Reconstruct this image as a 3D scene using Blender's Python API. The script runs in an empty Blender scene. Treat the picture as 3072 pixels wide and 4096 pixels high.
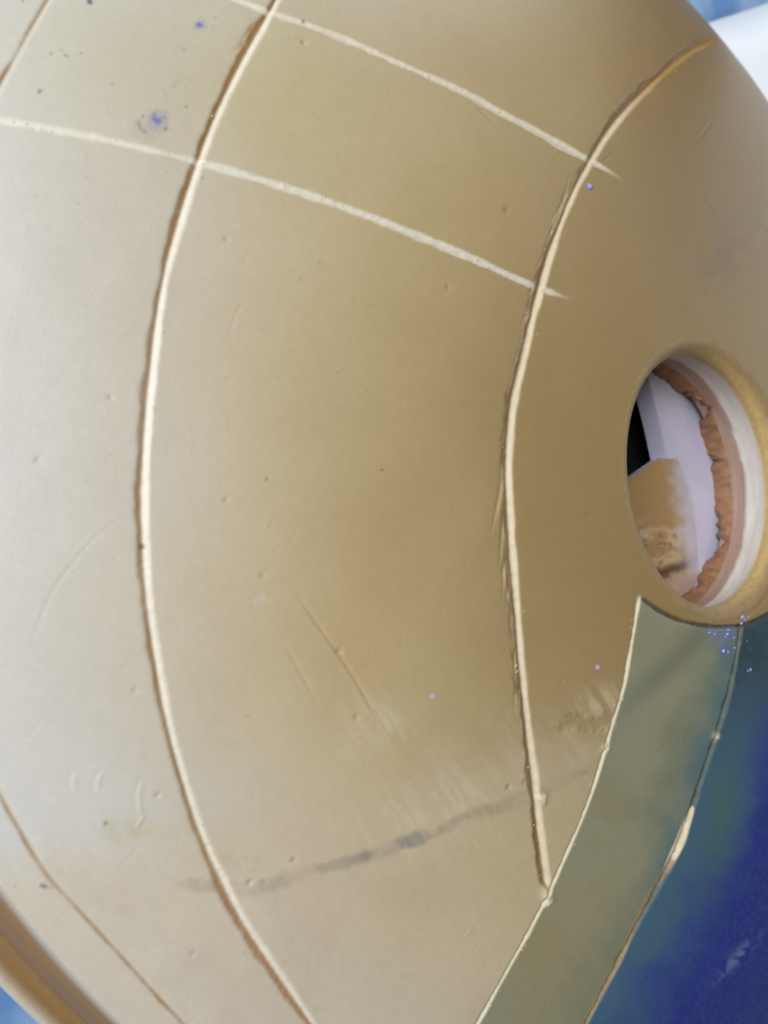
import bpy, bmesh, math, random
import numpy as np
from mathutils import Matrix, Vector

random.seed(7)
RNG = np.random.default_rng(7)
C = bpy.context.scene.collection
scene = bpy.context.scene

# ------------------------------------------------------------------ place
R = 0.12                      # equatorial radius of the saucer-shaped vessel (m)
Q = 0.274                     # height of its dome / radius
FPX = 4035.0                  # focal length in photograph pixels (3072 x 4096)
CEN = np.array([0.2932, 0.0221, -1.6182])      # vessel centre seen from the camera (radii)
AX = np.array([0.8006, 0.12, 1.0]); AX /= np.linalg.norm(AX)   # vessel axis in camera frame
_u = np.cross((0, 1, 0), AX); _u /= np.linalg.norm(_u)
M3 = np.stack([_u, np.cross(AX, _u), AX])      # camera frame -> world (z up along the axis)
CAM = M3 @ (-CEN)                              # camera position in radii

# ------------------------------------------------------------------ camera
cd = bpy.data.cameras.new('camera'); cam = bpy.data.objects.new('camera', cd); C.objects.link(cam)
mw = np.eye(4); mw[:3, :3] = M3; mw[:3, 3] = CAM * R
cam.matrix_world = Matrix(mw.tolist())
cd.sensor_fit = 'VERTICAL'; cd.sensor_height = 36.0; cd.lens = 36.0 * FPX / 4096
cd.clip_start = 0.005; cd.clip_end = 50
cd.dof.use_dof = True; cd.dof.focus_distance = 0.150; cd.dof.aperture_fstop = 22
scene.camera = cam

# ------------------------------------------------------------------ light
W = bpy.data.worlds.new('World'); scene.world = W; W.use_nodes = True
bg = W.node_tree.nodes['Background']; bg.inputs[0].default_value = (1.0, 0.94, 0.86, 1); bg.inputs[1].default_value = 0.125
def area(name, direction, dist, sx, sy, power, col):
    d = Vector(direction).normalized()
    l = bpy.data.lights.new(name, 'AREA'); l.shape = 'RECTANGLE'; l.size = sx; l.size_y = sy; l.energy = power; l.color = col
    o = bpy.data.objects.new(name, l); C.objects.link(o)
    o.location = d * dist; o.rotation_euler = (-d).to_track_quat('-Z', 'Y').to_euler()
    return o
# the window stands behind the photographer's shoulder (image left)
area('window_light', (-0.80, 0.22, 0.56), 1.6, 0.8, 1.1, 28.0, (0.90, 0.95, 1.0))
scene.view_settings.view_transform = 'Standard'; scene.view_settings.look = 'None'
scene.view_settings.exposure = 0.0; scene.view_settings.gamma = 1.0
scene.render.engine = 'CYCLES'
scene.render.resolution_x = 768; scene.render.resolution_y = 1024

# ------------------------------------------------------------------ helpers
def lin(r, g, b):
    f = lambda c: (c / 255 / 12.92) if c / 255 <= 0.04045 else ((c / 255 + 0.055) / 1.055) ** 2.4
    return np.array([f(r), f(g), f(b)])
def _hash(i, j, seed):
    h = (i * 374761393 + j * 668265263 + seed * 974634777) & 0xFFFFFFFF
    h = ((h ^ (h >> 13)) * 1274126177) & 0xFFFFFFFF
    h = (h ^ (h >> 16)) & 0xFFFFFF
    return h / float(0xFFFFFF)
def vnoise(x, y, seed=0):
    i = np.floor(x).astype(np.int64); j = np.floor(y).astype(np.int64)
    fx = x - i; fy = y - j
    fx = fx * fx * (3 - 2 * fx); fy = fy * fy * (3 - 2 * fy)
    a = _hash(i, j, seed); b = _hash(i + 1, j, seed); c = _hash(i, j + 1, seed); d = _hash(i + 1, j + 1, seed)
    return (a * (1 - fx) + b * fx) * (1 - fy) + (c * (1 - fx) + d * fx) * fy
def fbm(x, y, seed=0, octaves=4):
    s = 0; a = 0.5; t = 0
    for k in range(octaves):
        s = s + a * vnoise(x, y, seed + k * 17); t += a; a *= 0.5; x = x * 2.03 + 11.3; y = y * 2.03 + 5.7
    return s / t
def sstep(a, b, x):
    t = np.clip((x - a) / (b - a), 0, 1); return t * t * (3 - 2 * t)
def smooth_line(pts, step=14.0):
    P = np.array(pts, float)
    P = np.vstack([2 * P[0] - P[1], P, 2 * P[-1] - P[-2]])
    out = []
    for k in range(1, len(P) - 2):
        p0, p1, p2, p3 = P[k - 1:k + 3]
        n = max(2, int(np.linalg.norm(p2 - p1) / step))
        t = np.arange(n)[:, None] / n
        out.append(0.5 * ((2 * p1) + (-p0 + p2) * t + (2 * p0 - 5 * p1 + 4 * p2 - p3) * t ** 2 + (-p0 + 3 * p1 - 3 * p2 + p3) * t ** 3))
    out.append(P[-2][None]); return np.vstack(out)
def project(Xw):
    """world points (radii) -> photograph pixels and distance"""
    V = (Xw - CAM) @ M3
    return 1536 + FPX * V[..., 0] / -V[..., 2], 2048 - FPX * V[..., 1] / -V[..., 2], np.linalg.norm(V, axis=-1)
def ray(px, py):
    d = M3 @ np.array([(px - 1536) / FPX, -(py - 2048) / FPX, -1.0]); return d / np.linalg.norm(d)
def on_plane(px, py, z):
    d = ray(px, py); t = (z - CAM[2]) / d[2]; return CAM + d * t
def on_dome(px, py):
    d = ray(px, py); S = np.array([1, 1, 1 / Q]); a = d * S; o = CAM * S
    A = a @ a; b = a @ o; c = o @ o - 1; t = (-b - math.sqrt(max(0, b * b - A * c))) / A
    return CAM + d * t

def new_mat(name):
    m = bpy.data.materials.new(name); m.use_nodes = True
    nt = m.node_tree; return m, nt, nt.nodes['Principled BSDF']
def link(nt, a, b): nt.links.new(a, b)
def noise_node(nt, scale, detail=4, rough=0.6, coord=None):
    n = nt.nodes.new('ShaderNodeTexNoise'); n.inputs['Scale'].default_value = scale
    n.inputs['Detail'].default_value = detail; n.inputs['Roughness'].default_value = rough
    if coord is not None: link(nt, coord, n.inputs['Vector'])
    return n
def math_node(nt, op, a, b):
    n = nt.nodes.new('ShaderNodeMath'); n.operation = op
    for k, v in enumerate((a, b)):
        if isinstance(v, (int, float)): n.inputs[k].default_value = v
        else: link(nt, v, n.inputs[k])
    return n.outputs[0]

def clay_material(name, attr='paint', rough=0.40, spec=1.0, grain=0.34, rough_dry=0.85):
    m, nt, p = new_mat(name)
    tc = nt.nodes.new('ShaderNodeTexCoord').outputs['Object']
    at = nt.nodes.new('ShaderNodeAttribute'); at.attribute_name = attr
    n1 = noise_node(nt, 700, 3, 0.7, tc); n2 = noise_node(nt, 60, 4, 0.6, tc)
    v = math_node(nt, 'ADD', math_node(nt, 'MULTIPLY', math_node(nt, 'SUBTRACT', n1.outputs[0], 0.5), 0.14),
                  math_node(nt, 'ADD', math_node(nt, 'MULTIPLY', math_node(nt, 'SUBTRACT', n2.outputs[0], 0.5), 0.06), 1.0))
    mul = nt.nodes.new('ShaderNodeVectorMath'); mul.operation = 'SCALE'
    link(nt, at.outputs['Color'], mul.inputs[0]); link(nt, v, mul.inputs['Scale'])
    link(nt, mul.outputs[0], p.inputs['Base Color'])
    r = math_node(nt, 'ADD', math_node(nt, 'MULTIPLY', at.outputs['Alpha'], rough_dry - rough), rough)
    r2 = math_node(nt, 'ADD', r, math_node(nt, 'MULTIPLY', math_node(nt, 'SUBTRACT', n2.outputs[0], 0.5), 0.06))
    link(nt, r2, p.inputs['Roughness'])
    p.inputs['Specular IOR Level'].default_value = spec
    n3 = noise_node(nt, 2200, 3, 0.65, tc); vo = nt.nodes.new('ShaderNodeTexVoronoi'); vo.inputs['Scale'].default_value = 420; link(nt, tc, vo.inputs['Vector'])
    pore = math_node(nt, 'MULTIPLY', math_node(nt, 'LESS_THAN', vo.outputs['Distance'], 0.09), -1.2)
    b = nt.nodes.new('ShaderNodeBump'); b.inputs['Strength'].default_value = grain; b.inputs['Distance'].default_value = 0.00009
    mp = nt.nodes.new('ShaderNodeMapping'); mp.inputs['Rotation'].default_value = (0, 0, 0.7); mp.inputs['Scale'].default_value = (1.0, 0.07, 0.3); link(nt, tc, mp.inputs['Vector'])
    n4 = noise_node(nt, 2400, 2, 0.5, mp.outputs[0]); n5 = noise_node(nt, 35, 3, 0.5, tc)
    scr = math_node(nt, 'MULTIPLY', math_node(nt, 'GREATER_THAN', n4.outputs[0], 0.68), math_node(nt, 'MULTIPLY', n5.outputs[0], -0.9))
    link(nt, math_node(nt, 'ADD', math_node(nt, 'ADD', n3.outputs[0], pore), scr), b.inputs['Height']); link(nt, b.outputs[0], p.inputs['Normal'])
    return m
CLAY = clay_material('satin_clay')
LIPMAT = clay_material('lip_clay', rough=0.45, grain=0.8)

def mesh_obj(name, verts, faces, mat, parent=None, colors=None, normals=None, smooth=True):
    me = bpy.data.meshes.new(name)
    V = np.asarray(verts, np.float32); 
    if isinstance(faces, np.ndarray):
        F = faces.astype(np.int32); n, k = F.shape
        me.vertices.add(len(V)); me.vertices.foreach_set('co', V.ravel())
        me.loops.add(n * k); me.loops.foreach_set('vertex_index', F.ravel())
        me.polygons.add(n); me.polygons.foreach_set('loop_start', np.arange(0, n * k, k, dtype=np.int32))
        me.update(calc_edges=True)
    else:
        me.from_pydata(V.tolist(), [], faces); me.update()
    if colors is not None:
        ca = me.color_attributes.new('paint', 'FLOAT_COLOR', 'POINT')
        ca.data.foreach_set('color', np.asarray(colors, np.float32).ravel())
    me.polygons.foreach_set('use_smooth', np.full(len(me.polygons), smooth))
    if normals is not None:
        me.normals_split_custom_set_from_vertices(np.asarray(normals, float).tolist())
    me.materials.append(mat)
    o = bpy.data.objects.new(name, me); C.objects.link(o)
    if parent is not None: o.parent = parent
    return o
def tag(o, label=None, cat=None, group=None, kind=None):
    if label: o['label'] = label
    if cat: o['category'] = cat
    if group: o['group'] = group
    if kind: o['kind'] = kind
    return o

# ------------------------------------------------------------------ table with the cloths
GZ = -0.085                    # table height in radii
def cloth_mesh(name, x0, x1, y0, y1, n, hfun, mat, smooth=True):
    xs = np.linspace(x0, x1, n); ys = np.linspace(y0, y1, n); X, Y = np.meshgrid(xs, ys, indexing='ij')
    Z = hfun(X, Y); V = np.stack([X, Y, Z], -1).reshape(-1, 3) * R
    I = np.arange(n * n).reshape(n, n)
    F = np.stack([I[:-1, :-1], I[1:, :-1], I[1:, 1:], I[:-1, 1:]], -1).reshape(-1, 4)
    return mesh_obj(name, V, F, mat)
def cloth_material(name, c1, c2, scale):
    m, nt, p = new_mat(name)
    tc = nt.nodes.new('ShaderNodeTexCoord').outputs['Object']
    n = noise_node(nt, scale, 3, 0.5, tc)
    cr = nt.nodes.new('ShaderNodeValToRGB'); cr.color_ramp.elements[0].position = 0.42; cr.color_ramp.elements[1].position = 0.60
    cr.color_ramp.elements[0].color = (*c1, 1); cr.color_ramp.elements[1].color = (*c2, 1)
    link(nt, n.outputs[0], cr.inputs[0]); link(nt, cr.outputs[0], p.inputs['Base Color'])
    w = nt.nodes.new('ShaderNodeTexWave'); w.inputs['Scale'].default_value = 900; w.inputs['Distortion'].default_value = 1.5
    link(nt, tc, w.inputs['Vector'])
    b = nt.nodes.new('ShaderNodeBump'); b.inputs['Strength'].default_value = 0.12; b.inputs['Distance'].default_value = 0.0002
    link(nt, w.outputs[0], b.inputs['Height']); link(nt, b.outputs[0], p.inputs['Normal'])
    p.inputs['Roughness'].default_value = 0.9
    return m
BLUE_CLOTH = cloth_material('blue_cloth', (0.16, 0.32, 0.62), (0.34, 0.50, 0.74), 60)
tc_o = cloth_mesh('tablecloth', -6, 9, -7, 7, 160, lambda X, Y: GZ + 0.035 * (fbm(X * 2.1, Y * 2.1, 3, 3) - 1.0), BLUE_CLOTH)
tag(tc_o, 'blue cotton cloth spread under the clay vessel', 'tablecloth', kind='structure')
WHITE_CLOTH = cloth_material('white_cloth', (0.80, 0.84, 0.88), (0.92, 0.92, 0.93), 14)

# ------------------------------------------------------------------ the vessel's dome
vessel = bpy.data.objects.new('clay_vessel', None); C.objects.link(vessel)
vessel.location = (0, 0, GZ * R); vessel.empty_display_size = 0.02
tag(vessel, 'saucer-shaped tan clay vessel with carved lines, round mouth and painted blue-green wedges', 'vessel')
OFF = np.array([0, 0, -GZ * R])               # parts are expressed from the vessel's base
def part(name, Vr, F, mat, colors=None, normals=None, parent=None, smooth=True):
    o = mesh_obj(name, np.asarray(Vr) * R + OFF, F, mat, vessel if parent is None else parent, colors, normals, smooth)
    return o

R_HOLE = 0.200; R_EDGE = 0.962
# arc-length table of the profile
_r = np.sin(np.linspace(0, math.pi / 2, 4000)); _z = Q * np.cos(np.linspace(0, math.pi / 2, 4000))
_s = np.concatenate([[0], np.cumsum(np.hypot(np.diff(_r), np.diff(_z)))])
S_HOLE = np.interp(R_HOLE, _r, _s); S_EDGE = np.interp(R_EDGE, _r, _s)
# grid axes follow the camera's right / up directions laid on the table; fine where the photograph looks
gu = M3[:, 0].copy(); gu[2] = 0; gu /= np.linalg.norm(gu); gv = np.array([-gu[1], gu[0], 0])
def axis(lo, hi, h, lim, hc):
    a = np.arange(lo, hi, h); l = []; r_ = []; x = lo; k = h
    while x > -lim: k = min(k * 1.35, hc); x -= k; l.append(x)
    x = a[-1]; k = h
    while x < lim: k = min(k * 1.35, hc); x += k; r_.append(x)
    return np.concatenate([l[::-1], a, r_])
H = 0.0015
def dome_axes():
    us = [];vs = []
    for px in np.linspace(-60, 3130, 30):
        for py in np.linspace(-60, 4150, 40):
            X = on_dome(px, py); 
            r = math.hypot(X[0], X[1])
            if r < 1.0 and X[2] > 0: us.append(X @ gu * np.interp(r, _r, _s) / max(r, 1e-6)); vs.append(X @ gv * np.interp(r, _r, _s) / max(r, 1e-6))
    return max(min(us), -S_EDGE), min(max(us), S_EDGE), max(min(vs), -S_EDGE), min(max(vs), S_EDGE)
u0, u1, v0, v1 = dome_axes()
ua = axis(u0, u1, H, S_EDGE + .02, 0.02); va = axis(v0, v1, H * 1.15, S_EDGE + .02, 0.02)
NU, NV = len(ua), len(va); print('grid', NU, NV, u0, u1, v0, v1)
UU, VV = np.meshgrid(ua, va, indexing='ij')
SS = np.hypot(UU, VV); SSc = np.clip(SS, S_HOLE, S_EDGE); k = SSc / np.maximum(SS, 1e-9)
inside_hole = SS < S_HOLE; outside = SS > S_EDGE
UU *= k; VV *= k
rr = np.interp(SSc, _s, _r)
X0 = (UU[..., None] * gu + VV[..., None] * gv) * (rr / np.maximum(SSc, 1e-9))[..., None]
X0[..., 2] = Q * np.sqrt(np.maximum(0, 1 - rr ** 2))
def stretch(x, y):
    """the hand-built body is a little longer on the photographer's side"""
    a = np.degrees(np.arctan2(y, x)); d = (a - 168 + 180) % 360 - 180
    return 1 + 0.15 * np.exp(-(d / 32.0) ** 2) * np.clip(x * x + y * y, 0, 1.1)
X0[..., :2] *= stretch(X0[..., 0], X0[..., 1])[..., None]
def grid_normals(Xg):
    du = np.zeros_like(Xg); dv = np.zeros_like(Xg)
    du[1:-1] = Xg[2:] - Xg[:-2]; du[0] = Xg[1] - Xg[0]; du[-1] = Xg[-1] - Xg[-2]
    dv[:, 1:-1] = Xg[:, 2:] - Xg[:, :-2]; dv[:, 0] = Xg[:, 1] - Xg[:, 0]; dv[:, -1] = Xg[:, -1] - Xg[:, -2]
    return np.cross(du, dv)
NA = X0 * np.array([1, 1, 1 / Q ** 2]); NA /= np.linalg.norm(NA, axis=-1, keepdims=True)
N0 = grid_normals(X0); ln = np.linalg.norm(N0, axis=-1, keepdims=True)
N0 = np.where((ln > 1e-9) & ~(inside_hole | outside)[..., None], N0 / np.maximum(ln, 1e-12), NA)
PX, PY, DIST = project(X0)
PS = DIST / FPX                                # one photograph pixel in radii, at that spot
facing = ((CAM - X0) * N0).sum(-1) > 0.0
PXf = np.where(facing, PX, 99999.0)

# --- carved lines, in photograph pixels (x1.8517 of the 1659-wide view)
K_ = 3072 / 1659.0
def L(*p): return [(a * K_, b * K_) for a, b in p]
line_a = L((1540, 86), (1500, 103), (1452, 140), (1400, 188), (1350, 240), (1310, 292), (1275, 350), (1245, 405), (1215, 475), (1190, 545), (1168, 622), (1148, 700), (1130, 780), (1112, 860), (1103, 930), (1098, 1010), (1100, 1100), (1106, 1200), (1116, 1320), (1126, 1440), (1140, 1560), (1152, 1660), (1164, 1770), (1178, 1880), (1184, 1925))
line_b = L((640, -90), (612, -30), (585, 22), (545, 92), (508, 162), (468, 248), (434, 335), (405, 420), (378, 510), (355, 600), (338, 700), (326, 800), (317, 890), (311, 980), (308, 1070), (310, 1170), (315, 1260), (325, 1350), (343, 1460), (362, 1560), (390, 1665), (430, 1790), (480, 1905), (530, 2000), (600, 2105), (674, 2212), (760, 2330), (860, 2460))
line_c = L((160, -90), (105, -2), (62, 72), (28, 135), (0, 186), (-50, 300), (-105, 480), (-145, 700), (-160, 950), (-150, 1200), (-110, 1450), (-55, 1610), (0, 1713), (40, 1785), (100, 1882), (160, 1950), (225, 2022), (310, 2115), (396, 2208), (500, 2320))
line_h1 = L((330, -70), (500, -4), (580, 27), (670, 57), (760, 92), (850, 132), (930, 167), (1010, 204), (1080, 242), (1150, 278), (1220, 318), (1275, 348), (1310, 368), (1352, 394))
line_h2 = L((-160, 245), (0, 264), (100, 280), (200, 298), (310, 322), (430, 350), (520, 376), (620, 406), (720, 440), (800, 470), (880, 502), (960, 534), (1040, 568), (1100, 596), (1170, 625), (1240, 650))
line_g = L((1379, 1292), (1370, 1350), (1358, 1420), (1345, 1490), (1326, 1555), (1305, 1625), (1282, 1700), (1255, 1770), (1225, 1840), (1186, 1928), (1140, 2015), (1095, 2095), (1030, 2212), (960, 2330))
line_k = L((1600, 1352), (1592, 1410), (1582, 1470), (1568, 1530), (1548, 1590), (1528, 1650), (1508, 1710), (1492, 1758), (1462, 1840), (1420, 1920), (1375, 2005), (1335, 2082), (1265, 2212), (1200, 2330))
line_lip = L((1379, 1287), (1400, 1302), (1430, 1322), (1468, 1340), (1510, 1350), (1560, 1354), (1600, 1351), (1632, 1340), (1665, 1322), (1700, 1290), (1735, 1240))

depth = np.zeros_like(PX)                      # cut depth in photograph pixels
COL = np.zeros(PX.shape + (4,))
gid = np.full(PX.shape, -1)                    # which carved line a vertex belongs to
jit = fbm(PX / 38, PY / 38, 51, 3) - 0.5
grit = vnoise(PX / 15, PY / 15, 77) - 0.5

# coarse lookup so that each line only touches nearby vertices
BS = 64
bx = np.clip(((PXf + 1000) // BS), -1, 9999).astype(int); by = ((PY + 1000) // BS).astype(int)
flat_key = (bx * 100000 + by).ravel(); order = np.argsort(flat_key, kind='stable'); keys = flat_key[order]
def near(line, rad):
    s = set(); m = int(rad // BS) + 1
    for x, y in line:
        i = int((x + 1000) // BS); j = int((y + 1000) // BS)
        for a in range(i - m, i + m + 1):
            for b in range(j - m, j + m + 1): s.add(a * 100000 + b)
    idx = []
    for q in s:
        a = np.searchsorted(keys, q, 'left'); b = np.searchsorted(keys, q, 'right')
        if b > a: idx.append(order[a:b])
    return np.concatenate(idx) if idx else np.zeros(0, int)
def line_dist(pts, rad, step=14.0):
    """indices of vertices near the line, signed distance (+ = right of travel direction), arc position"""
    P = smooth_line(pts, step); idx = near(P, rad)
    if len(idx) == 0: return idx, np.zeros(0), np.zeros(0), 1.0
    x = PX.ravel()[idx]; y = PY.ravel()[idx]
    best = np.full(len(idx), 1e9); sg = np.zeros(len(idx)); tt = np.zeros(len(idx)); arc = 0.0
    for a, b in zip(P[:-1], P[1:]):
        d = b - a; l = np.hypot(*d)
        if l < 1e-6: continue
        d = d / l
        w = np.where((np.abs(x - (a[0] + b[0]) / 2) < rad + l) & (np.abs(y - (a[1] + b[1]) / 2) < rad + l))[0]
        t = np.clip((x[w] - a[0]) * d[0] + (y[w] - a[1]) * d[1], 0, l)
        ex = x[w] - a[0] - d[0] * t; ey = y[w] - a[1] - d[1] * t
        q = ex * ex + ey * ey; c = q < best[w]; wi = w[c]
        best[wi] = q[c]; sg[wi] = np.sign(d[0] * ey[c] - d[1] * ex[c]); tt[wi] = arc + t[c]; arc += l
    keep = best < rad * rad
    return idx[keep], (np.sqrt(best) * np.where(sg == 0, 1, sg))[keep], tt[keep], arc

# --- ground colours of the panels
TAN = lin(166, 137, 86); PALE = lin(205, 192, 172); OCHRE = lin(178, 116, 28); CREAM = lin(238, 230, 212)
def mixc(mask, col, alpha=None):
    m = np.clip(mask, 0, 1)[..., None]
    COL[..., :3] = COL[..., :3] * (1 - m) + np.asarray(col) * m
    if alpha is not None: COL[..., 3] = COL[..., 3] * (1 - m[..., 0]) + alpha * m[..., 0]
big = fbm(PX / 900, PY / 900, 5, 4); mid = fbm(PX / 260, PY / 260, 9, 4)
COL[..., :3] = TAN
mixc(sstep(0.40, 0.75, big) * 0.35, lin(172, 136, 84))
mixc(sstep(0.5, 0.75, mid) * 0.12, lin(176, 150, 108))
# window sheen painted into the colour, paler toward the rim on the photographer's side
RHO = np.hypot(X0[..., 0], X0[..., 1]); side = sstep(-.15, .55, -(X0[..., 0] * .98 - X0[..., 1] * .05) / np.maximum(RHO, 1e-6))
whitish = sstep(.22, .80, RHO + (big - .5) * .12 + (mid - .5) * .05) * side
mixc(whitish * .94, lin(212, 190, 146), .05)
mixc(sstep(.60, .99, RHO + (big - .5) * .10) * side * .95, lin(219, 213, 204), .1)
def blob(x, y, sx, sy, ang=0):
    c, s = math.cos(ang), math.sin(ang); dx = PXf - x; dy = PY - y
    return np.exp(-(((dx * c + dy * s) / sx) ** 2 + ((-dx * s + dy * c) / sy) ** 2))
mixc(blob(1150, 330, 400, 420) * 0.5, lin(198, 178, 118))          # yellow wash along the upper line
mixc(blob(500, 200, 500, 420) * 0.45, lin(204, 192, 148))
mixc(blob(1580, 2180, 260, 420, .2) * 0.2, lin(182, 138, 92))     # warmer patch
mixc(blob(2000, 250, 500, 200) * 0.25, lin(182, 146, 112))
mixc(blob(2850, 700, 420, 600) * 0.5, lin(142, 114, 74)); mixc(blob(2900, 1020, 120, 200, .5) * .3 * sstep(.35, .6, fbm(PX / 40, PY / 40, 83, 4)), lin(120, 102, 92))
# chalky film over the lower part
edge_y = 3330 - (PX - 700) * 0.26 + (fbm(PX / 160, PY / 160, 21, 4) - .5) * 220
ca, sa = math.cos(math.radians(58)), math.sin(math.radians(58))
streak = fbm((PX * sa - PY * ca) / 16, (PX * ca + PY * sa) / 130, 31, 3)
film = sstep(-150, 160, PY - edge_y + (streak - .5) * 150)
mixc(film * 0.5, lin(212, 192, 158), 0.3)
mixc(film * sstep(.5, .8, streak) * .35 * sstep(.45, .65, fbm(PX / 210, PY / 150, 95, 3)), lin(210, 194, 168), 0.5)
mixc(film * sstep(.45, .7, fbm(PX / 240, PY / 240, 91, 4)) * 0.2, lin(196, 172, 148))
mixc(blob(1720, 3250, 420, 130, -.28) * .3, lin(214, 196, 164), .5)
mixc(blob(1720, 3240, 380, 110, -.28) * sstep(.38, .62, streak) * .9 * sstep(.3, .6, fbm(PX / 70, PY / 70, 97, 4)), lin(214, 196, 164), .5)
mixc(blob(1530, 2880, 110, 90, .5) * sstep(.35, .6, streak) * .6, lin(218, 204, 176), .7)
mixc(blob(1400, 2620, 160, 260, -.5) * .35, lin(196, 166, 116))
mixc(blob(1400, 2990, 60, 90, .2) * sstep(.35, .6, streak) * .6, lin(208, 188, 150), .7)
mixc(blob(2400, 2810, 90, 60, -.3) * sstep(.3, .55, streak) * .8, lin(212, 192, 156), .7)
rag_ = sstep(.38, .6, fbm(PX / 45, PY / 45, 87, 5))
mixc(blob(520, 3330, 170, 60, .15) * .45 * rag_, lin(198, 186, 140)); mixc(blob(960, 3440, 110, 36, .2) * .5 * rag_, lin(196, 180, 128))
# grey smear across the lower panels
smear = [(600, 3500), (760, 3540), (900, 3556), (1050, 3545), (1180, 3500), (1350, 3455), (1520, 3410), (1700, 3345), (1880, 3270), (2060, 3205), (2230, 3140), (2400, 3060)]
idx, sd, tt, Lg = line_dist(smear, 120)
m = np.zeros(PX.size); wd_ = 30 + 26 * (fbm(PX.ravel()[idx] / 60, PY.ravel()[idx] / 60, 41, 3) - .5) * 2
m[idx] = (1 - sstep(.35, 1.2, np.abs(sd) / wd_)) * sstep(0, 200, tt) * (.35 + .9 * sstep(.35, .65, fbm(PX.ravel()[idx] / 110, PY.ravel()[idx] / 60, 42, 4))); m = m.reshape(PX.shape)
mixc(m * (.12 + .3 * streak), lin(150, 130, 108), .4)
mixc(m * (0.1 + streak) * np.exp(-((PX - 1580) / 270.) ** 2) * .75, lin(134, 138, 132), .6)

def xcurve(pts, y):
    P = smooth_line(pts); o = np.argsort(P[:, 1]); return np.interp(y, P[o, 1], P[o, 0])
def ycurve(pts, x):
    P = smooth_line(pts); o = np.argsort(P[:, 0]); return np.interp(x, P[o, 0], P[o, 1])
xa, xb, xc = xcurve(line_a, PY), xcurve(line_b, PY), xcurve(line_c, PY)
yh1, yh2 = ycurve(line_h1, PX), ycurve(line_h2, PX)
xg, xk = xcurve(line_g, PY), xcurve(line_k, PY)
col_i = (PX > xc).astype(int) + (PX > xb) + (PX > xa)
row_i = (PY > yh1).astype(int) + (PY > yh2)
reg = np.where(col_i < 3, col_i * 3 + row_i, 9)
lip_r = rr < R_HOLE + 0.0
below = (PY > 2384) & facing
reg = np.where(below & (PX > xg) & (PX <= xk), 10, reg)
reg = np.where(below & (PX > xk), 11, reg)
ylip = ycurve(line_lip, PX)
reg = np.where(facing, reg, 9)
ring = (PX > 2555) & (PY < ylip)
reg = np.where(ring & (reg >= 10), 9, reg)
# sprayed colour: grey-green wedge turning to teal, then cobalt
gm = (reg == 10); bm_ = (reg == 11)
along = sstep(2400, 4100, PY); acr = np.clip((PX - xg) / np.maximum(xk - xg, 1), 0, 1)
spk = fbm(PX / 10, PY / 10, 61, 2); cloud = fbm(PX / 170, PY / 170, 63, 4)
gcol = np.zeros(PX.shape + (3,)); gcol[:] = lin(158, 153, 120)
def gm_mix(A, mask, col):
    mm = np.clip(mask, 0, 1)[..., None]; A[:] = A * (1 - mm) + np.asarray(col) * mm
gm_mix(gcol, (1 - acr) * .55, lin(146, 148, 126))
gm_mix(gcol, sstep(.45, .7, cloud) * .5, lin(150, 140, 102))
gm_mix(gcol, blob(2700, 2640, 330, 50, -.75) * .5, lin(100, 104, 82))
gm_mix(gcol, blob(2300, 3850, 330, 420) * .6, lin(164, 148, 108))
teal = sstep(.42, 1.0, acr + (cloud - .5) * .6) * (1 - .5 * sstep(3500, 4000, PY))
gm_mix(gcol, teal * .6, lin(92, 124, 116)); gm_mix(gcol, sstep(.75, 1.05, acr + (cloud - .5) * .4) * .6 * (1 - sstep(3300, 3700, PY)), lin(70, 110, 130))
bcol = np.zeros(PX.shape + (3,)); bcol[:] = lin(70, 108, 130)
dK = (PX - xk)
deep = sstep(60, 400, dK + (cloud - .5) * 260 + (spk - .5) * 120 + (PY - 3300) * .06)
gm_mix(bcol, deep, lin(20, 44, 144))
gm_mix(bcol, (1 - sstep(2500, 3200, PY + (cloud - .5) * 300)) * .9, lin(32, 58, 66))
gm_mix(bcol, blob(2890, 3260, 60, 220, .15) * .6, lin(74, 110, 90))
gm_mix(bcol, sstep(.45, .8, spk) * .22, lin(70, 116, 140)); gm_mix(bcol, sstep(.5, .85, fbm(PX / 14, PY / 14, 68, 2)) * deep * .3, lin(46, 70, 160))
gm_mix(bcol, blob(2950, 3830, 22, 110, .75) * sstep(.4, .6, fbm(PX / 18, PY / 18, 69, 2)) * .7, lin(128, 140, 190))
gm_mix(bcol, sstep(.88, .94, fbm(PX / 20, PY / 20, 73, 2)) * .4, lin(110, 140, 180))
mixc(gm * 1.0, 0); COL[gm, :3] = gcol[gm]; COL[gm, 3] = .25
COL[bm_, :3] = bcol[bm_]; COL[bm_, 3] = .3

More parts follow.
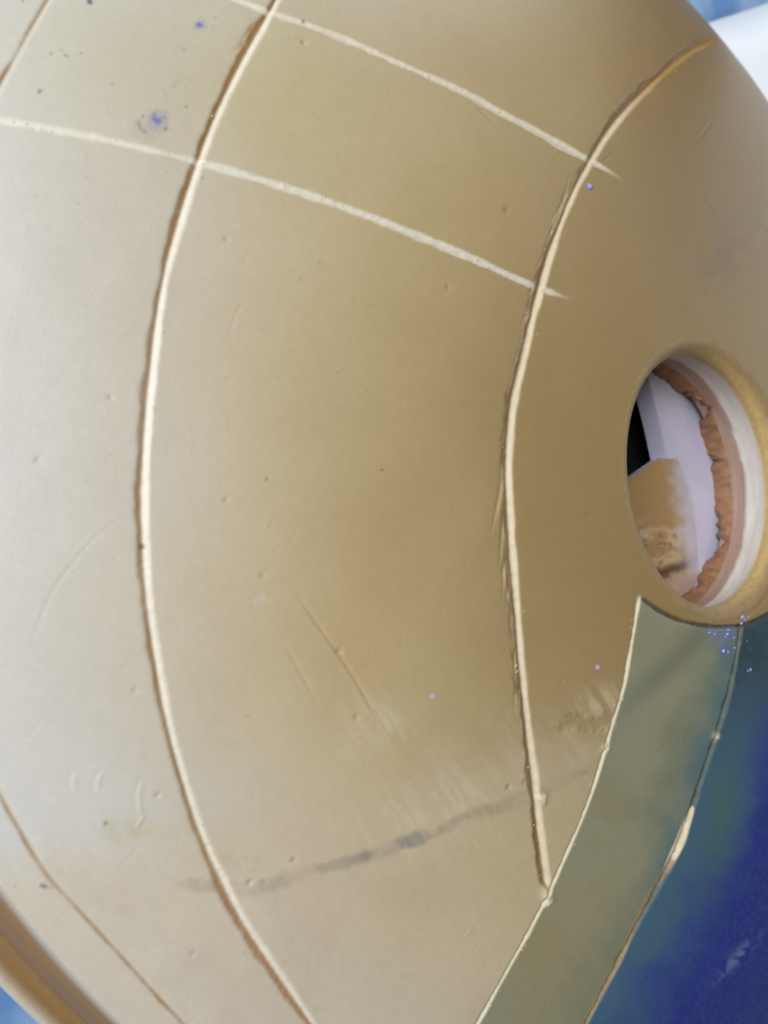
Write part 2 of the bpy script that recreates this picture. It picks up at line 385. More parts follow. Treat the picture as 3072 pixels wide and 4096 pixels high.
# --- cutting
LINES = []
def put(idx, dep, mask, lid):
    d = depth.ravel(); better = dep > d[idx]
    ii = idx[better]; d[ii] = dep[better]
    if lid >= 0:
        g = gid.ravel(); jj = idx[mask]; g[jj] = lid
def paint_idx(idx, mask, col, alpha=None):
    c = COL.reshape(-1, 4); m = np.clip(mask, 0, 1)[:, None]
    c[idx, :3] = c[idx, :3] * (1 - m) + np.asarray(col) * m
    if alpha is not None: c[idx, 3] = c[idx, 3] * (1 - m[:, 0]) + alpha * m[:, 0]
def groove(name, pts, wl, wr, dep, lid, left_col, right_col, rough=0.0, fade=(0, 0), rim=0.0, label=None, tone=None):
    """V cut seen from above: wl / wr widths left and right of its bed"""
    idx, s, t, Lg = line_dist(pts, 3.2 * max(wl, wr) + 12)
    x = PX.ravel()[idx]; y = PY.ravel()[idx]
    j = (fbm(t / 55, s * 0 + lid, 13 + lid, 3) - .5) * 2
    a = (fbm(t / 140, s * 0 + 7 + lid, 23 + lid, 3) - .5) * 2
    f = np.minimum(sstep(-1, fade[0], t) if fade[0] else 1.0, sstep(-1, fade[1], Lg - t) if fade[1] else 1.0)
    f = np.asarray(f) * np.ones_like(t)
    # (travel runs downward / rightward; right of travel in pixel space with y down is +)
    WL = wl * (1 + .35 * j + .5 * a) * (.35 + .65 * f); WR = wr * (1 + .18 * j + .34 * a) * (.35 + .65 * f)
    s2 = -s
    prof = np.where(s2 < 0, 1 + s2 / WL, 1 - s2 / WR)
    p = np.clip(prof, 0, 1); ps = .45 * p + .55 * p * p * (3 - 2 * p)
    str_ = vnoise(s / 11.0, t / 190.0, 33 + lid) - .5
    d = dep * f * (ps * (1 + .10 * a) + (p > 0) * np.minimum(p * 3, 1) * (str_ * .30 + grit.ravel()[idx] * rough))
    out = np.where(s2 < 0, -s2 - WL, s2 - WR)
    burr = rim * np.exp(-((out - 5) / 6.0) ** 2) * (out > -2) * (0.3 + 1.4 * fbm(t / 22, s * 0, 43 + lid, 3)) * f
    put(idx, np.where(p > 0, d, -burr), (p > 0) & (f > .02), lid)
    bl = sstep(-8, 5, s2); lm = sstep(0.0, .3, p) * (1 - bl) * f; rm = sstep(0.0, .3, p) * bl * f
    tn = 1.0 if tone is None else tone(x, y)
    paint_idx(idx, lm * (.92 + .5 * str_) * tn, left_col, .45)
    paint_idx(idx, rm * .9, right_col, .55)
    LINES.append((lid, name, label))
brown = lin(152, 118, 66)
oc_tone = lambda x, y: .6 + .4 * (1 - sstep(500, 1500, y)) + .15 * (y > 2500)
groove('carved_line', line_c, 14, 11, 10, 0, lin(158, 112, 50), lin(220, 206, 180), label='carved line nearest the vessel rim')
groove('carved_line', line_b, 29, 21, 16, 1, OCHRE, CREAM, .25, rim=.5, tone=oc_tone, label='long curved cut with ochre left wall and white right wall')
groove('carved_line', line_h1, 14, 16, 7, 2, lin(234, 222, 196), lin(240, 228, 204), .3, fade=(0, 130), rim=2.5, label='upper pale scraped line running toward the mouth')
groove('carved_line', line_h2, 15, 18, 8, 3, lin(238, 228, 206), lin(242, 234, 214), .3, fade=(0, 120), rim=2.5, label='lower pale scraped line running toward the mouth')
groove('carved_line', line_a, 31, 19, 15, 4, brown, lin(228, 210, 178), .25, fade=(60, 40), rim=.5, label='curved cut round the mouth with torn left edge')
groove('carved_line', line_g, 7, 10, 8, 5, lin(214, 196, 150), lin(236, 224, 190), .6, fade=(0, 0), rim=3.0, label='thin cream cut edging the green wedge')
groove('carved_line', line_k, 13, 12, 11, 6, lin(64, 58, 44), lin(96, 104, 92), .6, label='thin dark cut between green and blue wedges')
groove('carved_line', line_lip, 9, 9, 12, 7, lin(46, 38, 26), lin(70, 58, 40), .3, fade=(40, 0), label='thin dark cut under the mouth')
# ochre wash left at both far ends of the cuts
idx, s, t, Lg = line_dist(line_a[:6], 40)
paint_idx(idx, (1 - sstep(.6, 1.0, np.abs(s) / 26)) * (1 - sstep(.35, 1.0, t / Lg)) * .85, lin(172, 130, 54), .4)
# the blue edge shows bare clay where the paint was scraped off
idx, s, t, Lg = line_dist([(2775, 3225), (2745, 3290), (2715, 3370), (2680, 3440), (2640, 3510)], 60)
w_ = 24 * np.sin(np.clip(t / Lg, 0, 1) * math.pi) ** .6
paint_idx(idx, (1 - sstep(.7, 1.05, np.abs(s + 4) / np.maximum(w_, 1))), lin(232, 214, 184), .6)
idx, s, t, Lg = line_dist([(2690, 3450), (2590, 3600), (2480, 3840), (2400, 3980), (2330, 4110), (2250, 4250)], 30)
paint_idx(idx, (1 - sstep(.6, 1.05, np.abs(s) / 15)) * .8, lin(168, 142, 100), .6)

# torn strokes along the left edge of the cut round the mouth
def stroke(p0, p1, w, dep, col, amt=.6):
    pts = [p0, ((p0[0] + p1[0]) / 2 + RNG.uniform(-2, 2), (p0[1] + p1[1]) / 2), p1]
    idx, s, t, Lg = line_dist(pts, w * 2.5 + 4)
    if len(idx) == 0: return
    f = np.clip(np.minimum(t / (Lg * .25), (Lg - t) / (Lg * .7)), 0, 1)
    p = np.clip(1 - np.abs(s) / (w * (.3 + .7 * f)), 0, 1)
    put(idx, dep * p * f, p < 0, -1); paint_idx(idx, np.minimum(1, p * 2) * f * amt, col, .5)
Pa = smooth_line(line_a)
for k_ in range(80):
    y0 = RNG.uniform(620, 2700); xx = np.interp(y0, Pa[:, 1], Pa[:, 0]); ln = RNG.uniform(70, 230); y1 = y0 + ln
    off0 = RNG.uniform(12, 24); off1 = off0 + RNG.uniform(6, 34)
    x1 = np.interp(y1, Pa[:, 1], Pa[:, 0])
    if RNG.random() < .5: stroke((xx - off0, y0), (x1 - off1, y1), RNG.uniform(5, 10), RNG.uniform(5, 10), lin(*random.choice([(140, 112, 70), (196, 168, 120), (214, 190, 150)])))
    else: stroke((x1 - off0, y1), (xx - off1, y0), RNG.uniform(5, 10), RNG.uniform(5, 10), lin(*random.choice([(140, 112, 70), (196, 168, 120), (206, 180, 138)])))
for a_, b_, w_ in (((2030, 1840), (1962, 2150), 14), ((2024, 1900), (1978, 2090), 9), ((2018, 2050), (1996, 2285), 10), ((2015, 2230), (2010, 2420), 9), ((2060, 2560), (2066, 2780), 9)):
    stroke(a_, b_, w_, 11, lin(206, 178, 128), .8)
Pb = smooth_line(line_b)
for k_ in range(30):
    y0 = RNG.uniform(150, 3700); xx = np.interp(y0, Pb[:, 1], Pb[:, 0]); y1 = y0 + RNG.uniform(80, 260); x1 = np.interp(y1, Pb[:, 1], Pb[:, 0])
    o0 = RNG.uniform(8, 20); o1 = o0 + RNG.uniform(2, 14)
    stroke((xx - o0, y0), (x1 - o1, y1), RNG.uniform(4, 6), RNG.uniform(3, 6), lin(*random.choice([(168, 132, 70), (200, 184, 140), (182, 168, 104)])), .5)
stroke((1000, 150), (920, 225), 9, 9, lin(196, 178, 130), .7); stroke((1030, 70), (925, 215), 6, 7, lin(150, 116, 62), .7)
stroke((890, 3590), (955, 3720), 7, 8, lin(150, 120, 80), .6)
stroke((2870, 150), (2735, 172), 8, 9, lin(150, 112, 40), .7); stroke((2850, 175), (2760, 150), 6, 7, lin(150, 112, 40), .6); stroke((2400, 650), (2465, 608), 8, 6, lin(150, 126, 84), .6)
# hairline scratches
for pts, w_, d_ in (([(1160, 2335), (1250, 2470), (1370, 2640), (1450, 2770), (1540, 2950)], 6, 4.5), ([(1120, 2550), (1200, 2690), (1280, 2830)], 5, 3), ([(535, 2035), (380, 2150), (230, 2330), (150, 2500), (100, 2660)], 4, 2.5),
                    ([(985, 1190), (940, 1265), (915, 1350)], 4, 2.5), ([(300, 3080), (296, 3130), (305, 3170)], 7, -3), ([(410, 3085), (392, 3130), (395, 3180)], 7, -3), ([(578, 3110), (556, 3180), (566, 3290)], 7, -3), ([(545, 3320), (580, 3260)], 5, -4),
                    ([(1900, 420), (1990, 500)], 6, 2.5), ([(2850, 480), (2790, 560)], 6, 2.5), ([(2600, 2480), (2700, 2560)], 4, 2)):
    idx, s, t, Lg = line_dist(pts, 26)
    f = np.clip(np.minimum(t, Lg - t) / (Lg * .3), 0, 1); g = np.exp(-(s / w_) ** 2) * f - .5 * np.exp(-((s - 1.8 * w_) / w_) ** 2) * f
    depth.ravel()[idx] += d_ * g
for k_ in range(110):                           # faint tool marks
    x, y = RNG.uniform(0, 3072), RNG.uniform(0, 4096); an = RNG.choice([.9, 1.45, 2.2]) + RNG.uniform(-.25, .25); l = RNG.uniform(30, 190)
    idx, s, t, Lg = line_dist([(x, y), (x + l * math.cos(an), y + l * math.sin(an))], 12)
    if len(idx): depth.ravel()[idx] += RNG.uniform(.4, 1.6) * RNG.choice([-1, 1]) * np.exp(-(s / 4) ** 2) * np.clip(np.minimum(t, Lg - t) / (Lg * .4), 0, 1)
# pits, pimples and specks
def near_pt(x, y, rad):
    idx = near([(x, y)], rad); d = np.hypot(PX.ravel()[idx] - x, PY.ravel()[idx] - y); k = d < rad; return idx[k], d[k]
def pit(x, y, r, d, col=None, amt=.6):
    idx, q = near_pt(x, y, r * 3.2)
    if len(idx): 
        depth.ravel()[idx] += d * np.exp(-(q / r) ** 2) * (1 + .6 * np.sin(x + 3 * np.arctan2(PY.ravel()[idx] - y, PX.ravel()[idx] - x)))
        if col is not None: paint_idx(idx, np.exp(-(q / r) ** 2) * amt, col, .6)
for x, y, r, d in ((2025, 838, 13, 5), (905, 955, 9, 5), (1175, 3440, 9, 7), (1050, 2300, 9, 6), (1357, 2605, 11, 8), (1425, 2870, 9, 6), (1000, 3530, 9, 8), (1055, 3530, 8, 5), (440, 1590, 10, 5), (905, 2000, 9, 5), (2100, 3130, 9, 7), (2035, 3150, 9, 7), (540, 2760, 8, 5),
                   (1790, 1150, 9, 5), (1215, 170, 8, 6), (630, 3180, 9, 6), (770, 3810, 8, 5), (150, 1840, 10, 4)): pit(x, y, r, d, lin(130, 108, 76), .35)
for k_ in range(80):
    pit(RNG.uniform(0, 3072), RNG.uniform(0, 4096), RNG.uniform(3.5, 6), RNG.choice([-1, 1]) * RNG.uniform(.5, 2))
def stain(x, y, r, col, amt=1.0, ragged=.5):
    idx, q = near_pt(x, y, r * 2.2)
    if len(idx):
        nn = fbm(PX.ravel()[idx] / (r * .6 + 3), PY.ravel()[idx] / (r * .6 + 3), int(x) % 97, 3)
        paint_idx(idx, (1 - sstep(.55, 1.1, q / r + (nn - .5) * ragged * 2)) * amt, col, .5)
BLUE = lin(62, 74, 190); NAVY = lin(44, 40, 110)
stain(632, 482, 20, BLUE); stain(632, 482, 48, lin(150, 146, 190), .35, .9); stain(612, 472, 10, lin(90, 90, 170), .8); stain(600, 500, 70, lin(170, 160, 160), .25, 1.0)
for k_ in range(16):
    an = RNG.uniform(0, 6.28); stain(612 + 58 * math.cos(an), 495 + 38 * math.sin(an), RNG.uniform(4, 8), lin(100, 92, 120), .7)
stain(798, 98, 14, BLUE, .95); stain(798, 100, 28, lin(160, 156, 190), .4); stain(360, 10, 13, NAVY); stain(157, 368, 9, NAVY); stain(88, 0, 5, NAVY)
for x, y, r in ((203, 215, 5), (258, 222, 5), (265, 228, 4), (243, 206, 4), (322, 214, 4), (297, 219, 4), (167, 686, 4), (744, 426, 5), (450, 340, 4), (758, 415, 4), (1066, 1915, 5), (420, 3290, 9), (180, 3545, 9), (570, 2185, 14), (1213, 85, 6), (808, 712, 5), (1530, 1880, 5)): stain(x, y, r, lin(58, 46, 42), .85)
stain(2905, 2525, 46, lin(120, 130, 190), .35, 1.0); stain(2850, 2540, 30, lin(130, 136, 180), .35, 1.0); stain(2900, 2600, 26, lin(90, 110, 200), .4, 1.0)
for x, y in ((1728, 2786), (2388, 2670)): stain(x, y, 9, lin(214, 204, 250), 1)
stain(165, 3540, 8, lin(60, 54, 50), .8); stain(200, 3550, 8, lin(60, 54, 50), .8)
for k_ in range(60):
    x, y = RNG.uniform(0, 1500), RNG.uniform(0, 3900); stain(x, y, RNG.uniform(2.5, 5), lin(120, 104, 86), .5)
for x, y, r in ((860, 70, 8), (850, 105, 6), (735, 195, 9), (775, 190, 7), (710, 325, 9), (740, 315, 8), (700, 345, 8), (765, 320, 6), (1040, 2400, 26), (940, 905, 16), (330, 1640, 14)): stain(x, y, r, lin(150, 138, 124) if x < 900 and y < 400 else lin(214, 206, 200), .4, 1.0)
# pale lump where two cuts meet and crumbs left by the tool
for x, y, r in ((2188, 3575, 22), (2195, 3610, 16), (2172, 3195, 18), (2425, 2990, 14), (2865, 2945, 14)): pit(x, y, r, -9, lin(226, 208, 172), .9)
ragged = [(2260, 2905), (2310, 2880), (2360, 2900), (2410, 2895), (2440, 2870)]
idx, s, t, Lg = line_dist(ragged, 60); nn = fbm(PX.ravel()[idx] / 16, PY.ravel()[idx] / 16, 88, 3)
mk = 1 - sstep(.3, 1.1, np.abs(s) / 34 + (nn - .5) * 1.1)
depth.ravel()[idx] += 5 * mk; paint_idx(idx, mk * .5, lin(168, 140, 98), .6)
# slow unevenness of hand-scraped clay
depth += (fbm(PX / 420, PY / 420, 15, 2) - .5) * 9 + (fbm(PX / 90, PY / 90, 16, 2) - .5) * .6
depth += film * (streak - .5) * 1.0
# --- surface with the cuts in it
def soften(Z, w):
    B = Z.copy()
    B[1:-1] = (1 - w) * Z[1:-1] + w * (.25 * Z[:-2] + .5 * Z[1:-1] + .25 * Z[2:]); Z = B.copy()
    B[:, 1:-1] = (1 - w) * Z[:, 1:-1] + w * (.25 * Z[:, :-2] + .5 * Z[:, 1:-1] + .25 * Z[:, 2:]); return B
depth = soften(depth, .9); COL = soften(COL, .5)
fade_edge = sstep(0, 0.012, S_EDGE - SSc) * sstep(0, 0.008, SSc - S_HOLE)
dd = depth * PS * fade_edge * np.where(facing, 1, 0.0)
Xd = X0 - N0 * dd[..., None]
NN = grid_normals(Xd); ln = np.linalg.norm(NN, axis=-1, keepdims=True); NN = np.where(ln > 1e-12, NN / np.maximum(ln, 1e-12), N0)
NN = np.where((NN * N0).sum(-1, keepdims=True) < 0, -NN, NN)
edgev = inside_hole | outside | (fade_edge < .3); NN[edgev] = N0[edgev]
I = np.arange(NU * NV).reshape(NU, NV)
Fq = np.stack([I[:-1, :-1], I[1:, :-1], I[1:, 1:], I[:-1, 1:]], -1).reshape(-1, 4)
hv = inside_hole.ravel()[Fq].all(1) | outside.ravel()[Fq].all(1)
Fq = Fq[~hv]
fg = gid.ravel()[Fq]; fgm = np.where((fg >= 0).sum(1) >= 2, fg.max(1), -1)
fr_ = np.median(reg.ravel()[Fq], axis=1).astype(int)
fid = np.where(fgm >= 0, 100 + fgm, fr_)
# keep every panel one piece: slivers cut off by a line go to the line beside them
def components(F):
    used, inv = np.unique(F, return_inverse=True); inv = inv.reshape(F.shape); lab = np.arange(len(used))
    while True:
        mn = lab[inv].min(1); new = lab.copy(); np.minimum.at(new, inv.ravel(), np.repeat(mn, F.shape[1])); new = new[new]
        if (new == lab).all(): break
        lab = new
    return lab[inv[:, 0]]
extra = 200; vlab = np.full(NU * NV, -1)
for f_id in np.unique(fid):
    w = np.where(fid == f_id)[0]; cc = components(Fq[w]); ids, cnt = np.unique(cc, return_counts=True)
    if len(ids) == 1: continue
    main = ids[cnt.argmax()]; sub = w[cc != main]; vlab[:] = -1
    vlab[Fq[sub].ravel()] = np.repeat(cc[cc != main], 4)
    fl = vlab[Fq].max(1); nb = np.where((fl >= 0) & (fid != f_id))[0]; fnb, lnb = fid[nb].copy(), fl[nb]
    for i_ in ids:
        if i_ != main and (lnb == i_).any():
            v_, c_ = np.unique(fnb[lnb == i_], return_counts=True); fid[w[cc == i_]] = v_[c_.argmax()]
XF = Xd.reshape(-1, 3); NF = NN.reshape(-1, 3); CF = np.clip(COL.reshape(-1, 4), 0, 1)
plabels = {10: 'wedge sprayed grey-green turning teal', 11: 'wedge sprayed teal and deep cobalt blue', 9: 'bare brown clay round the mouth'}
llabels = {100 + l: (n, t) for l, n, t in LINES}
for f_id in np.unique(fid):
    Fs = Fq[fid == f_id]
    if len(Fs) < 4: continue
    used = np.unique(Fs); remap = np.zeros(NU * NV, np.int32); remap[used] = np.arange(len(used))
    nm = llabels[f_id][0] if f_id >= 100 else ('painted_panel' if f_id in (10, 11) else 'panel')
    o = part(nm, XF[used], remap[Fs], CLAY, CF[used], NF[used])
    lb = llabels[f_id][1] if f_id >= 100 else plabels.get(f_id)
    if lb: o['label'] = lb

# ------------------------------------------------------------------ turned parts of the vessel
def lathe(name, prof, n, mat, colfun, parent=None, wob=None, smooth=True):
    prof = np.array(prof, float); m = len(prof)
    a = np.linspace(0, 2 * math.pi, n, endpoint=False)
    r = np.repeat(prof[:, 0][:, None], n, 1); z = np.repeat(prof[:, 1][:, None], n, 1)
    if wob is not None: r, z = wob(r, z, a)
    V = np.stack([r * np.cos(a), r * np.sin(a), z], -1); V[..., :2] *= stretch(V[..., 0], V[..., 1])[..., None]; V = V.reshape(-1, 3)
    I = np.arange(m * n).reshape(m, n); J = np.roll(I, -1, axis=1)
    F = np.stack([I[:-1], I[1:], J[1:], J[:-1]], -1).reshape(-1, 4)
    t = np.repeat(np.linspace(0, 1, m)[:, None], n, 1); A = np.abs(((np.repeat(a[None], m, 0) - 2.6) % (2 * math.pi)) - math.pi)
    colr = colfun(t, A, r, z)
    return part(name, V, F, mat, colr.reshape(-1, 4), parent=parent, smooth=smooth)
def curve_prof(pts, step=.004):
    return smooth_line(np.array(pts) * 1000, step * 1000) / 1000
def flat_col(c, al=.3, var=.12):
    def f(t, A, r, z):
        n = fbm(A * 9, t * 14, 3, 4)[..., None] - .5
        out = np.ones(t.shape + (4,)); out[..., :3] = np.asarray(c) * (1 + n * var * 2); out[..., 3] = al; return out
    return f
zh = Q * math.sqrt(1 - R_HOLE ** 2); ze = Q * math.sqrt(1 - R_EDGE ** 2)
# rounded lip of the mouth
def lip_col(t, A, r, z):
    n = fbm(A * 6, t * 6, 8, 4)
    out = np.ones(t.shape + (4,)); k_ = sstep(.35, .75, t + (n - .5) * .2)[..., None]
    out[..., :3] = (lin(166, 137, 90) * (1 - k_) + lin(206, 174, 112) * k_) * (.8 + .4 * fbm(A * 30, t * 9, 14, 4)[..., None]); out[..., 3] = .2; return out
lip_prof = curve_prof([(R_HOLE + .004, zh - .0014), (R_HOLE, zh - .0001), (R_HOLE - .007, zh + .0002), (R_HOLE - .014, zh - .003), (R_HOLE - .0195, zh - .010), (R_HOLE - .0215, zh - .019), (R_HOLE - .0205, zh - .028)], .0016)
lathe('mouth_lip', lip_prof, 360, LIPMAT, lip_col)
# neck inside the mouth: white slip above, mauve clay below
def neck_col(t, A, r, z):
    n = fbm(A * 10, t * 10, 18, 4); out = np.ones(t.shape + (4,))
    k_ = sstep(.44, .52, t + (n - .5) * .10)[..., None]; str_ = fbm(A * 3, t * 60, 19, 3)[..., None]
    out[..., :3] = (lin(222, 214, 204) * (.8 + .35 * fbm(A * 4, t * 14, 71, 4)[..., None])) * (1 - k_) + lin(168, 138, 120) * k_ * (.75 + .5 * str_)
    g_ = sstep(.05, .0, t)[..., None]; out[..., :3] = out[..., :3] * (1 - g_) + lin(220, 190, 120) * g_
    out[..., 3] = .4; return out
neck_prof = curve_prof([(R_HOLE - .0205, zh - .028), (R_HOLE - .017, zh - .042), (R_HOLE - .014, zh - .062), (R_HOLE - .013, zh - .085), (R_HOLE - .014, zh - .105)], .003)
lathe('neck_wall', neck_prof, 360, LIPMAT, neck_col)
# ragged brown clay squeezed out under the neck
def rag_wob(r, z, a):
    m_, n_ = r.shape; t = np.linspace(0, 1, m_)[:, None]; A = a[None]
    n1 = fbm(np.cos(A) * 3.2 + 20 + t * 0, np.sin(A) * 3.2 + 20, 26, 6); n2 = fbm(A * 22, t * 4 + 0 * A, 27, 5)
    n3 = fbm(np.cos(A) * 26 + 50 + t * 0, np.sin(A) * 26 + 50, 29, 3)
    z = z - t * ((n1 - .57) * .26 + (n3 - .5) * .035); r = r + ((n2 - .5) * .012 + (fbm(A * 70, t * 14 + 0 * A, 30, 3) - .5) * .006) * np.sin(t * math.pi); return r, z
def rag_col(t, A, r, z):
    n = np.clip(.1 + .95 * fbm(A * 30, t * 8, 28, 6) * (1 - .45 * t), 0, 1)[..., None]; out = np.ones(t.shape + (4,))
    out[..., :3] = lin(92, 54, 30) * (1 - n) + lin(172, 122, 80) * n; out[..., 3] = .7; return out
lathe('squeezed_clay_edge', curve_prof([(R_HOLE - .0125, zh - .088), (R_HOLE - .0165, zh - .093), (R_HOLE - .0185, zh - .100), (R_HOLE - .0180, zh - .112), (R_HOLE - .013, zh - .120), (R_HOLE - .005, zh - .118)], .004), 420, LIPMAT, rag_col, wob=rag_wob)
# underside of the dome (inside)
ti = np.linspace(.24, 1.0, 40)
lathe('inner_wall', np.stack([.93 * np.sin(ti * math.pi / 2), .20 * np.cos(ti * math.pi / 2)], 1), 160, LIPMAT, flat_col(lin(178, 150, 118), .7))
# rim: cove under the dome, shade painted in brown, then a turned ledge
def rim_col(t, A, r, z):
    n = fbm(A * 14, t * 18, 38, 4); out = np.ones(t.shape + (4,))
    k_ = sstep(.41, .46, t)[..., None]; k0 = sstep(.0, .05, t)[..., None]; st = fbm(A * 2, t * 90, 39, 3)[..., None]
    out[..., :3] = ((lin(206, 196, 182) * (1 - k0) + lin(146, 110, 64) * k0) * (1 - k_) + lin(216, 202, 180) * k_) * (.85 + .3 * st); out[..., 3] = .4; return out
rim_prof = curve_prof([(R_EDGE, ze), (R_EDGE + .012, ze - .024), (R_EDGE + .016, ze - .048), (R_EDGE + .015, ze - .066), (R_EDGE + .019, ze - .080), (R_EDGE + .030, ze - .085), (R_EDGE + .040, ze - .090), (R_EDGE + .044, ze - .100), (R_EDGE + .038, ze - .116), (R_EDGE + .01, ze - .13), (R_EDGE - .05, GZ)], .003)
lathe('rim', rim_prof, 720, CLAY, rim_col)

# ------------------------------------------------------------------ inside the mouth
FZ = -0.02
def slab(name, pix, z, th, mat, label=None, cat=None, rough_top=0.0, parent=None):
    P = [on_plane(x, y, z) for x, y in pix]; bm = bmesh.new()
    top = [bm.verts.new((p * R).tolist()) for p in P]; f = bm.faces.new(top)
    ret = bmesh.ops.extrude_face_region(bm, geom=[f])
    for v in ret['geom']:
        if isinstance(v, bmesh.types.BMVert): v.co.z -= th * R
    bmesh.ops.recalc_face_normals(bm, faces=bm.faces)
    me = bpy.data.meshes.new(name); bm.to_mesh(me); bm.free(); me.materials.append(mat)
    o = bpy.data.objects.new(name, me); C.objects.link(o)
    return o
def plain(name, c1, c2, scale, rough=.7, bump=0.0):
    m, nt, p = new_mat(name); tc = nt.nodes.new('ShaderNodeTexCoord').outputs['Object']
    n = noise_node(nt, scale, 5, .6, tc); cr = nt.nodes.new('ShaderNodeValToRGB')
    cr.color_ramp.elements[0].position = .35; cr.color_ramp.elements[1].position = .65
    cr.color_ramp.elements[0].color = (*c1, 1); cr.color_ramp.elements[1].color = (*c2, 1)
    link(nt, n.outputs[0], cr.inputs[0]); link(nt, cr.outputs[0], p.inputs['Base Color']); p.inputs['Roughness'].default_value = rough
    if bump:
        b = nt.nodes.new('ShaderNodeBump'); b.inputs['Distance'].default_value = bump; b.inputs['Strength'].default_value = .8
        link(nt, n.outputs[0], b.inputs['Height']); link(nt, b.outputs[0], p.inputs['Normal'])
    return m
PLASTER = plain('plaster_white', tuple(lin(196, 190, 216)), tuple(lin(220, 214, 232)), 40, .6)
BLACK = plain('gap_black', (.006, .005, .005), (.010, .009, .008), 60, .8)
SLAB = plain('tan_slab', tuple(lin(150, 112, 66)), tuple(lin(206, 172, 116)), 70, .7, .001)
gap_sheet = slab('dark_gap_sheet', [(2300, 1400), (2800, 1400), (2800, 2200), (2300, 2200)], 0.06, .02, BLACK)  # near-black sheet added to paint the darkness of the gap beside the plaster
tag(gap_sheet, 'black sheet added for the dark gap seen through the round mouth', 'gap_sheet')
bat = slab('plaster_bat', [(2600, 1540), (2640, 1700), (2668, 1832), (2600, 1880), (2480, 1970), (2380, 2060), (2380, 2700), (3500, 2700), (3500, 1300), (2560, 1300)], 0.150, .03, PLASTER)
tag(bat, 'lilac-white plaster bat lying inside the vessel under its mouth', 'plaster bat')

def lumpy(name, pix, z, h, mat, colfun, n=70, seed=1):
    P = np.array([on_plane(x, y, z)[:2] for x, y in pix]); lo, hi = P.min(0), P.max(0)
    xs = np.linspace(lo[0], hi[0], n); ys = np.linspace(lo[1], hi[1], n); X, Y = np.meshgrid(xs, ys, indexing='ij')
    ins = np.zeros(X.shape, bool); dmin = np.full(X.shape, 9.0)
    for a, b in zip(P, np.roll(P, -1, 0)):
        c = ((a[1] > Y) != (b[1] > Y)) & (X < (b[0] - a[0]) * (Y - a[1]) / (b[1] - a[1] + 1e-12) + a[0]); ins ^= c
        d = b - a; t = np.clip(((X - a[0]) * d[0] + (Y - a[1]) * d[1]) / (d @ d), 0, 1); dmin = np.minimum(dmin, np.hypot(X - a[0] - d[0] * t, Y - a[1] - d[1] * t))
    sd = np.where(ins, dmin, -dmin)
    Z = z + h * np.sqrt(np.clip(sd / .02, 0, 1)) * (.6 + .8 * fbm(X * 14, Y * 14, seed, 4)) 
    V = np.stack([X, Y, Z], -1); px, py, _ = project(V); I = np.arange(n * n).reshape(n, n)
    F = np.stack([I[:-1, :-1], I[1:, :-1], I[1:, 1:], I[:-1, 1:]], -1).reshape(-1, 4)
    F = F[(sd.ravel()[F] > -.012).all(1)]
    used = np.unique(F); rm = np.zeros(n * n, int); rm[used] = np.arange(len(used))
    col = colfun(px, py, sd).reshape(-1, 4)
    return mesh_obj(name, V.reshape(-1, 3)[used] * R, rm[F], mat, None, col[used])
def slab_col(px, py, sd):
    n = fbm(px / 40, py / 40, 5, 4); st = fbm(px / 60, py / 22, 6, 3); out = np.ones(px.shape + (4,))
    out[..., :3] = lin(180, 142, 88); 
    def mx(m, c): out[..., :3] = out[..., :3] * (1 - m[..., None]) + np.asarray(c) * m[..., None]
    mx(sstep(.4, .7, fbm(px / 120, py / 120, 5, 3)) * .5, lin(182, 140, 80)); mx(sstep(.5, .7, st) * sstep(2050, 2150, py) * .7, lin(216, 190, 150))
    mx(sstep(.55, .7, fbm(px / 30, py / 18, 9, 3)) * sstep(2080, 2140, py) * .7, lin(120, 84, 44))
    mx(np.exp(-((py - 2290 + (px - 2650) * .35) / 22) ** 2) * sstep(2560, 2600, px) * .9, lin(84, 50, 26))
    mx(sstep(-50, 60, px - 2700 - (py - 1950) * .14 + (n - .5) * 60) * .9, lin(206, 200, 214)); mx(sstep(2310, 2360, py + (px - 2650) * .3) * .8, lin(186, 158, 150)); out[..., 3] = .5; return out
lump = lumpy('clay_slab', [(2440, 2010), (2665, 1834), (2705, 1860), (2745, 1960), (2775, 2080), (2790, 2200), (2780, 2300), (2740, 2380), (2680, 2440), (2440, 2440)], .1505, .0015, LIPMAT, slab_col)
tag(lump, 'thin tan clay slab with brown gashes lying on the plaster inside the mouth', 'clay slab')

# ------------------------------------------------------------------ white cloth beyond the vessel
def towel_h(X, Y): return GZ + .03 + .8 * np.clip(X - .35, 0, 3) + .10 * fbm(X * 2.2, Y * 2.2, 44, 3) + .03 * np.sin(X * 5 + Y * 3)
def towel():
    A = on_plane(2800, 60, GZ + .1)[:2]; B = on_plane(3300, -60, GZ + .1)[:2]; n = 60
    d = B - A; w = np.array([d[1], -d[0]]); w /= np.linalg.norm(w)
    if w @ (on_plane(3072, 400, GZ)[:2] - A) < 0: w = -w
    s_, t_ = np.meshgrid(np.linspace(-.25, 3.0, n), np.linspace(0, 1.5, n), indexing='ij')
    P = A + d / np.linalg.norm(d) * s_[..., None] + w * t_[..., None]; X, Y = P[..., 0], P[..., 1]
    e = np.minimum.reduce([s_ + .25, 3.0 - s_, t_, 1.5 - t_]); Z = GZ + .01 + (towel_h(X, Y) - GZ) * np.sqrt(np.clip(e / .09, 0, 1))
    I = np.arange(n * n).reshape(n, n); F = np.stack([I[:-1, :-1], I[1:, :-1], I[1:, 1:], I[:-1, 1:]], -1).reshape(-1, 4)
    return mesh_obj('white_towel', np.stack([X, Y, Z], -1).reshape(-1, 3) * R, F, WHITE_CLOTH)
tag(towel(), 'bright white crumpled towel lying on the blue cloth beyond the vessel', 'towel')

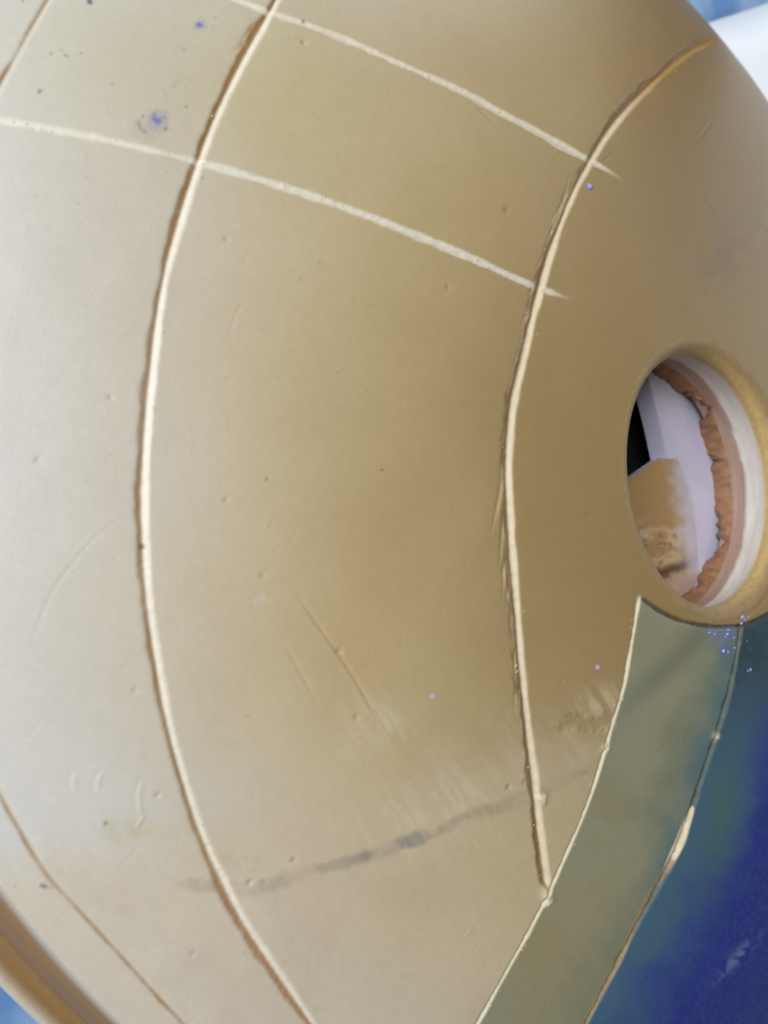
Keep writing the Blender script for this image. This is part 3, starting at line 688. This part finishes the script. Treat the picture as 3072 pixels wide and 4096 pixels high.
# ------------------------------------------------------------------ crumbs
ok_v = np.where(facing.ravel() & ~(inside_hole | outside).ravel())[0]
def surf(px, py):
    idx = near([(px, py)], 40)
    if len(idx) == 0: return None
    q = idx[np.argmin((PX.ravel()[idx] - px) ** 2 + (PY.ravel()[idx] - py) ** 2)]; return XF[q], NF[q]
def crumbs(name, spots, mat, label, cat):
    bm = bmesh.new()
    for x, y, r in spots:
        h = surf(x, y)
        if h is None: continue
        p, n = h; rad = r * 1.2 / FPX * R
        ret = bmesh.ops.create_icosphere(bm, subdivisions=1, radius=1.0)
        sc = [RNG.uniform(.6, 1.4) for _ in range(3)]; rot = Matrix.Rotation(RNG.uniform(0, 6.28), 3, 'Z') @ Matrix.Rotation(RNG.uniform(-.6, .6), 3, 'X')
        for v in ret['verts']:
            c = Vector((v.co.x * sc[0], v.co.y * sc[1], v.co.z * sc[2] * .7)) * RNG.uniform(.7, 1.25); v.co = rot @ c * rad + Vector((p * R + n * rad * .3 / 1.0).tolist())
    me = bpy.data.meshes.new(name); bm.to_mesh(me); bm.free(); me.materials.append(mat)
    o = bpy.data.objects.new(name, me); C.objects.link(o); tag(o, label, cat, kind='stuff'); return o
LILAC = plain('lilac_pigment', tuple(lin(120, 130, 225)), tuple(lin(200, 200, 245)), 900, .7)
spots = [(RNG.normal(2910, 45), 2512 + abs(RNG.normal(20, 40)), RNG.uniform(3, 7)) for _ in range(7)] + [(2975 + RNG.normal(0, 9), 2478 + RNG.normal(0, 9), RNG.uniform(7, 11)) for _ in range(5)]
spots += [(2910, 2520, 11), (2905, 2535, 9), (2835, 2530, 9), (3000, 2678, 7), (2990, 2682, 6), (2355, 752, 11), (2350, 742, 8), (2362, 746, 7), (2890, 2600, 8)]
crumbs('pigment_crumbs', spots, LILAC, 'loose lilac-blue pigment crumbs under the mouth', 'crumbs')
CRUMB = plain('dry_clay_crumb', tuple(lin(200, 178, 140)), tuple(lin(232, 216, 186)), 900, .9)
cs = []
for ln_, n_, o_ in ((line_g, 40, 14), (line_a, 26, 20), (line_h2, 34, 15), (line_h1, 30, 14), (line_b, 18, 24)):
    P_ = smooth_line(ln_)
    for _ in range(n_):
        k_ = RNG.integers(1, len(P_) - 1); cs.append((P_[k_][0] + RNG.choice([-1, 1]) * RNG.normal(o_, 4), P_[k_][1] + RNG.normal(0, 6), RNG.uniform(1.6, 4.2)))
crumbs('clay_crumbs', cs, CRUMB, 'tiny dried clay crumbs scattered beside the carved lines', 'crumbs')
bpy.context.view_layer.update()
print('objects', len(bpy.data.objects), 'tris', sum(len(o.data.polygons) for o in bpy.data.objects if o.type == 'MESH') * 2)
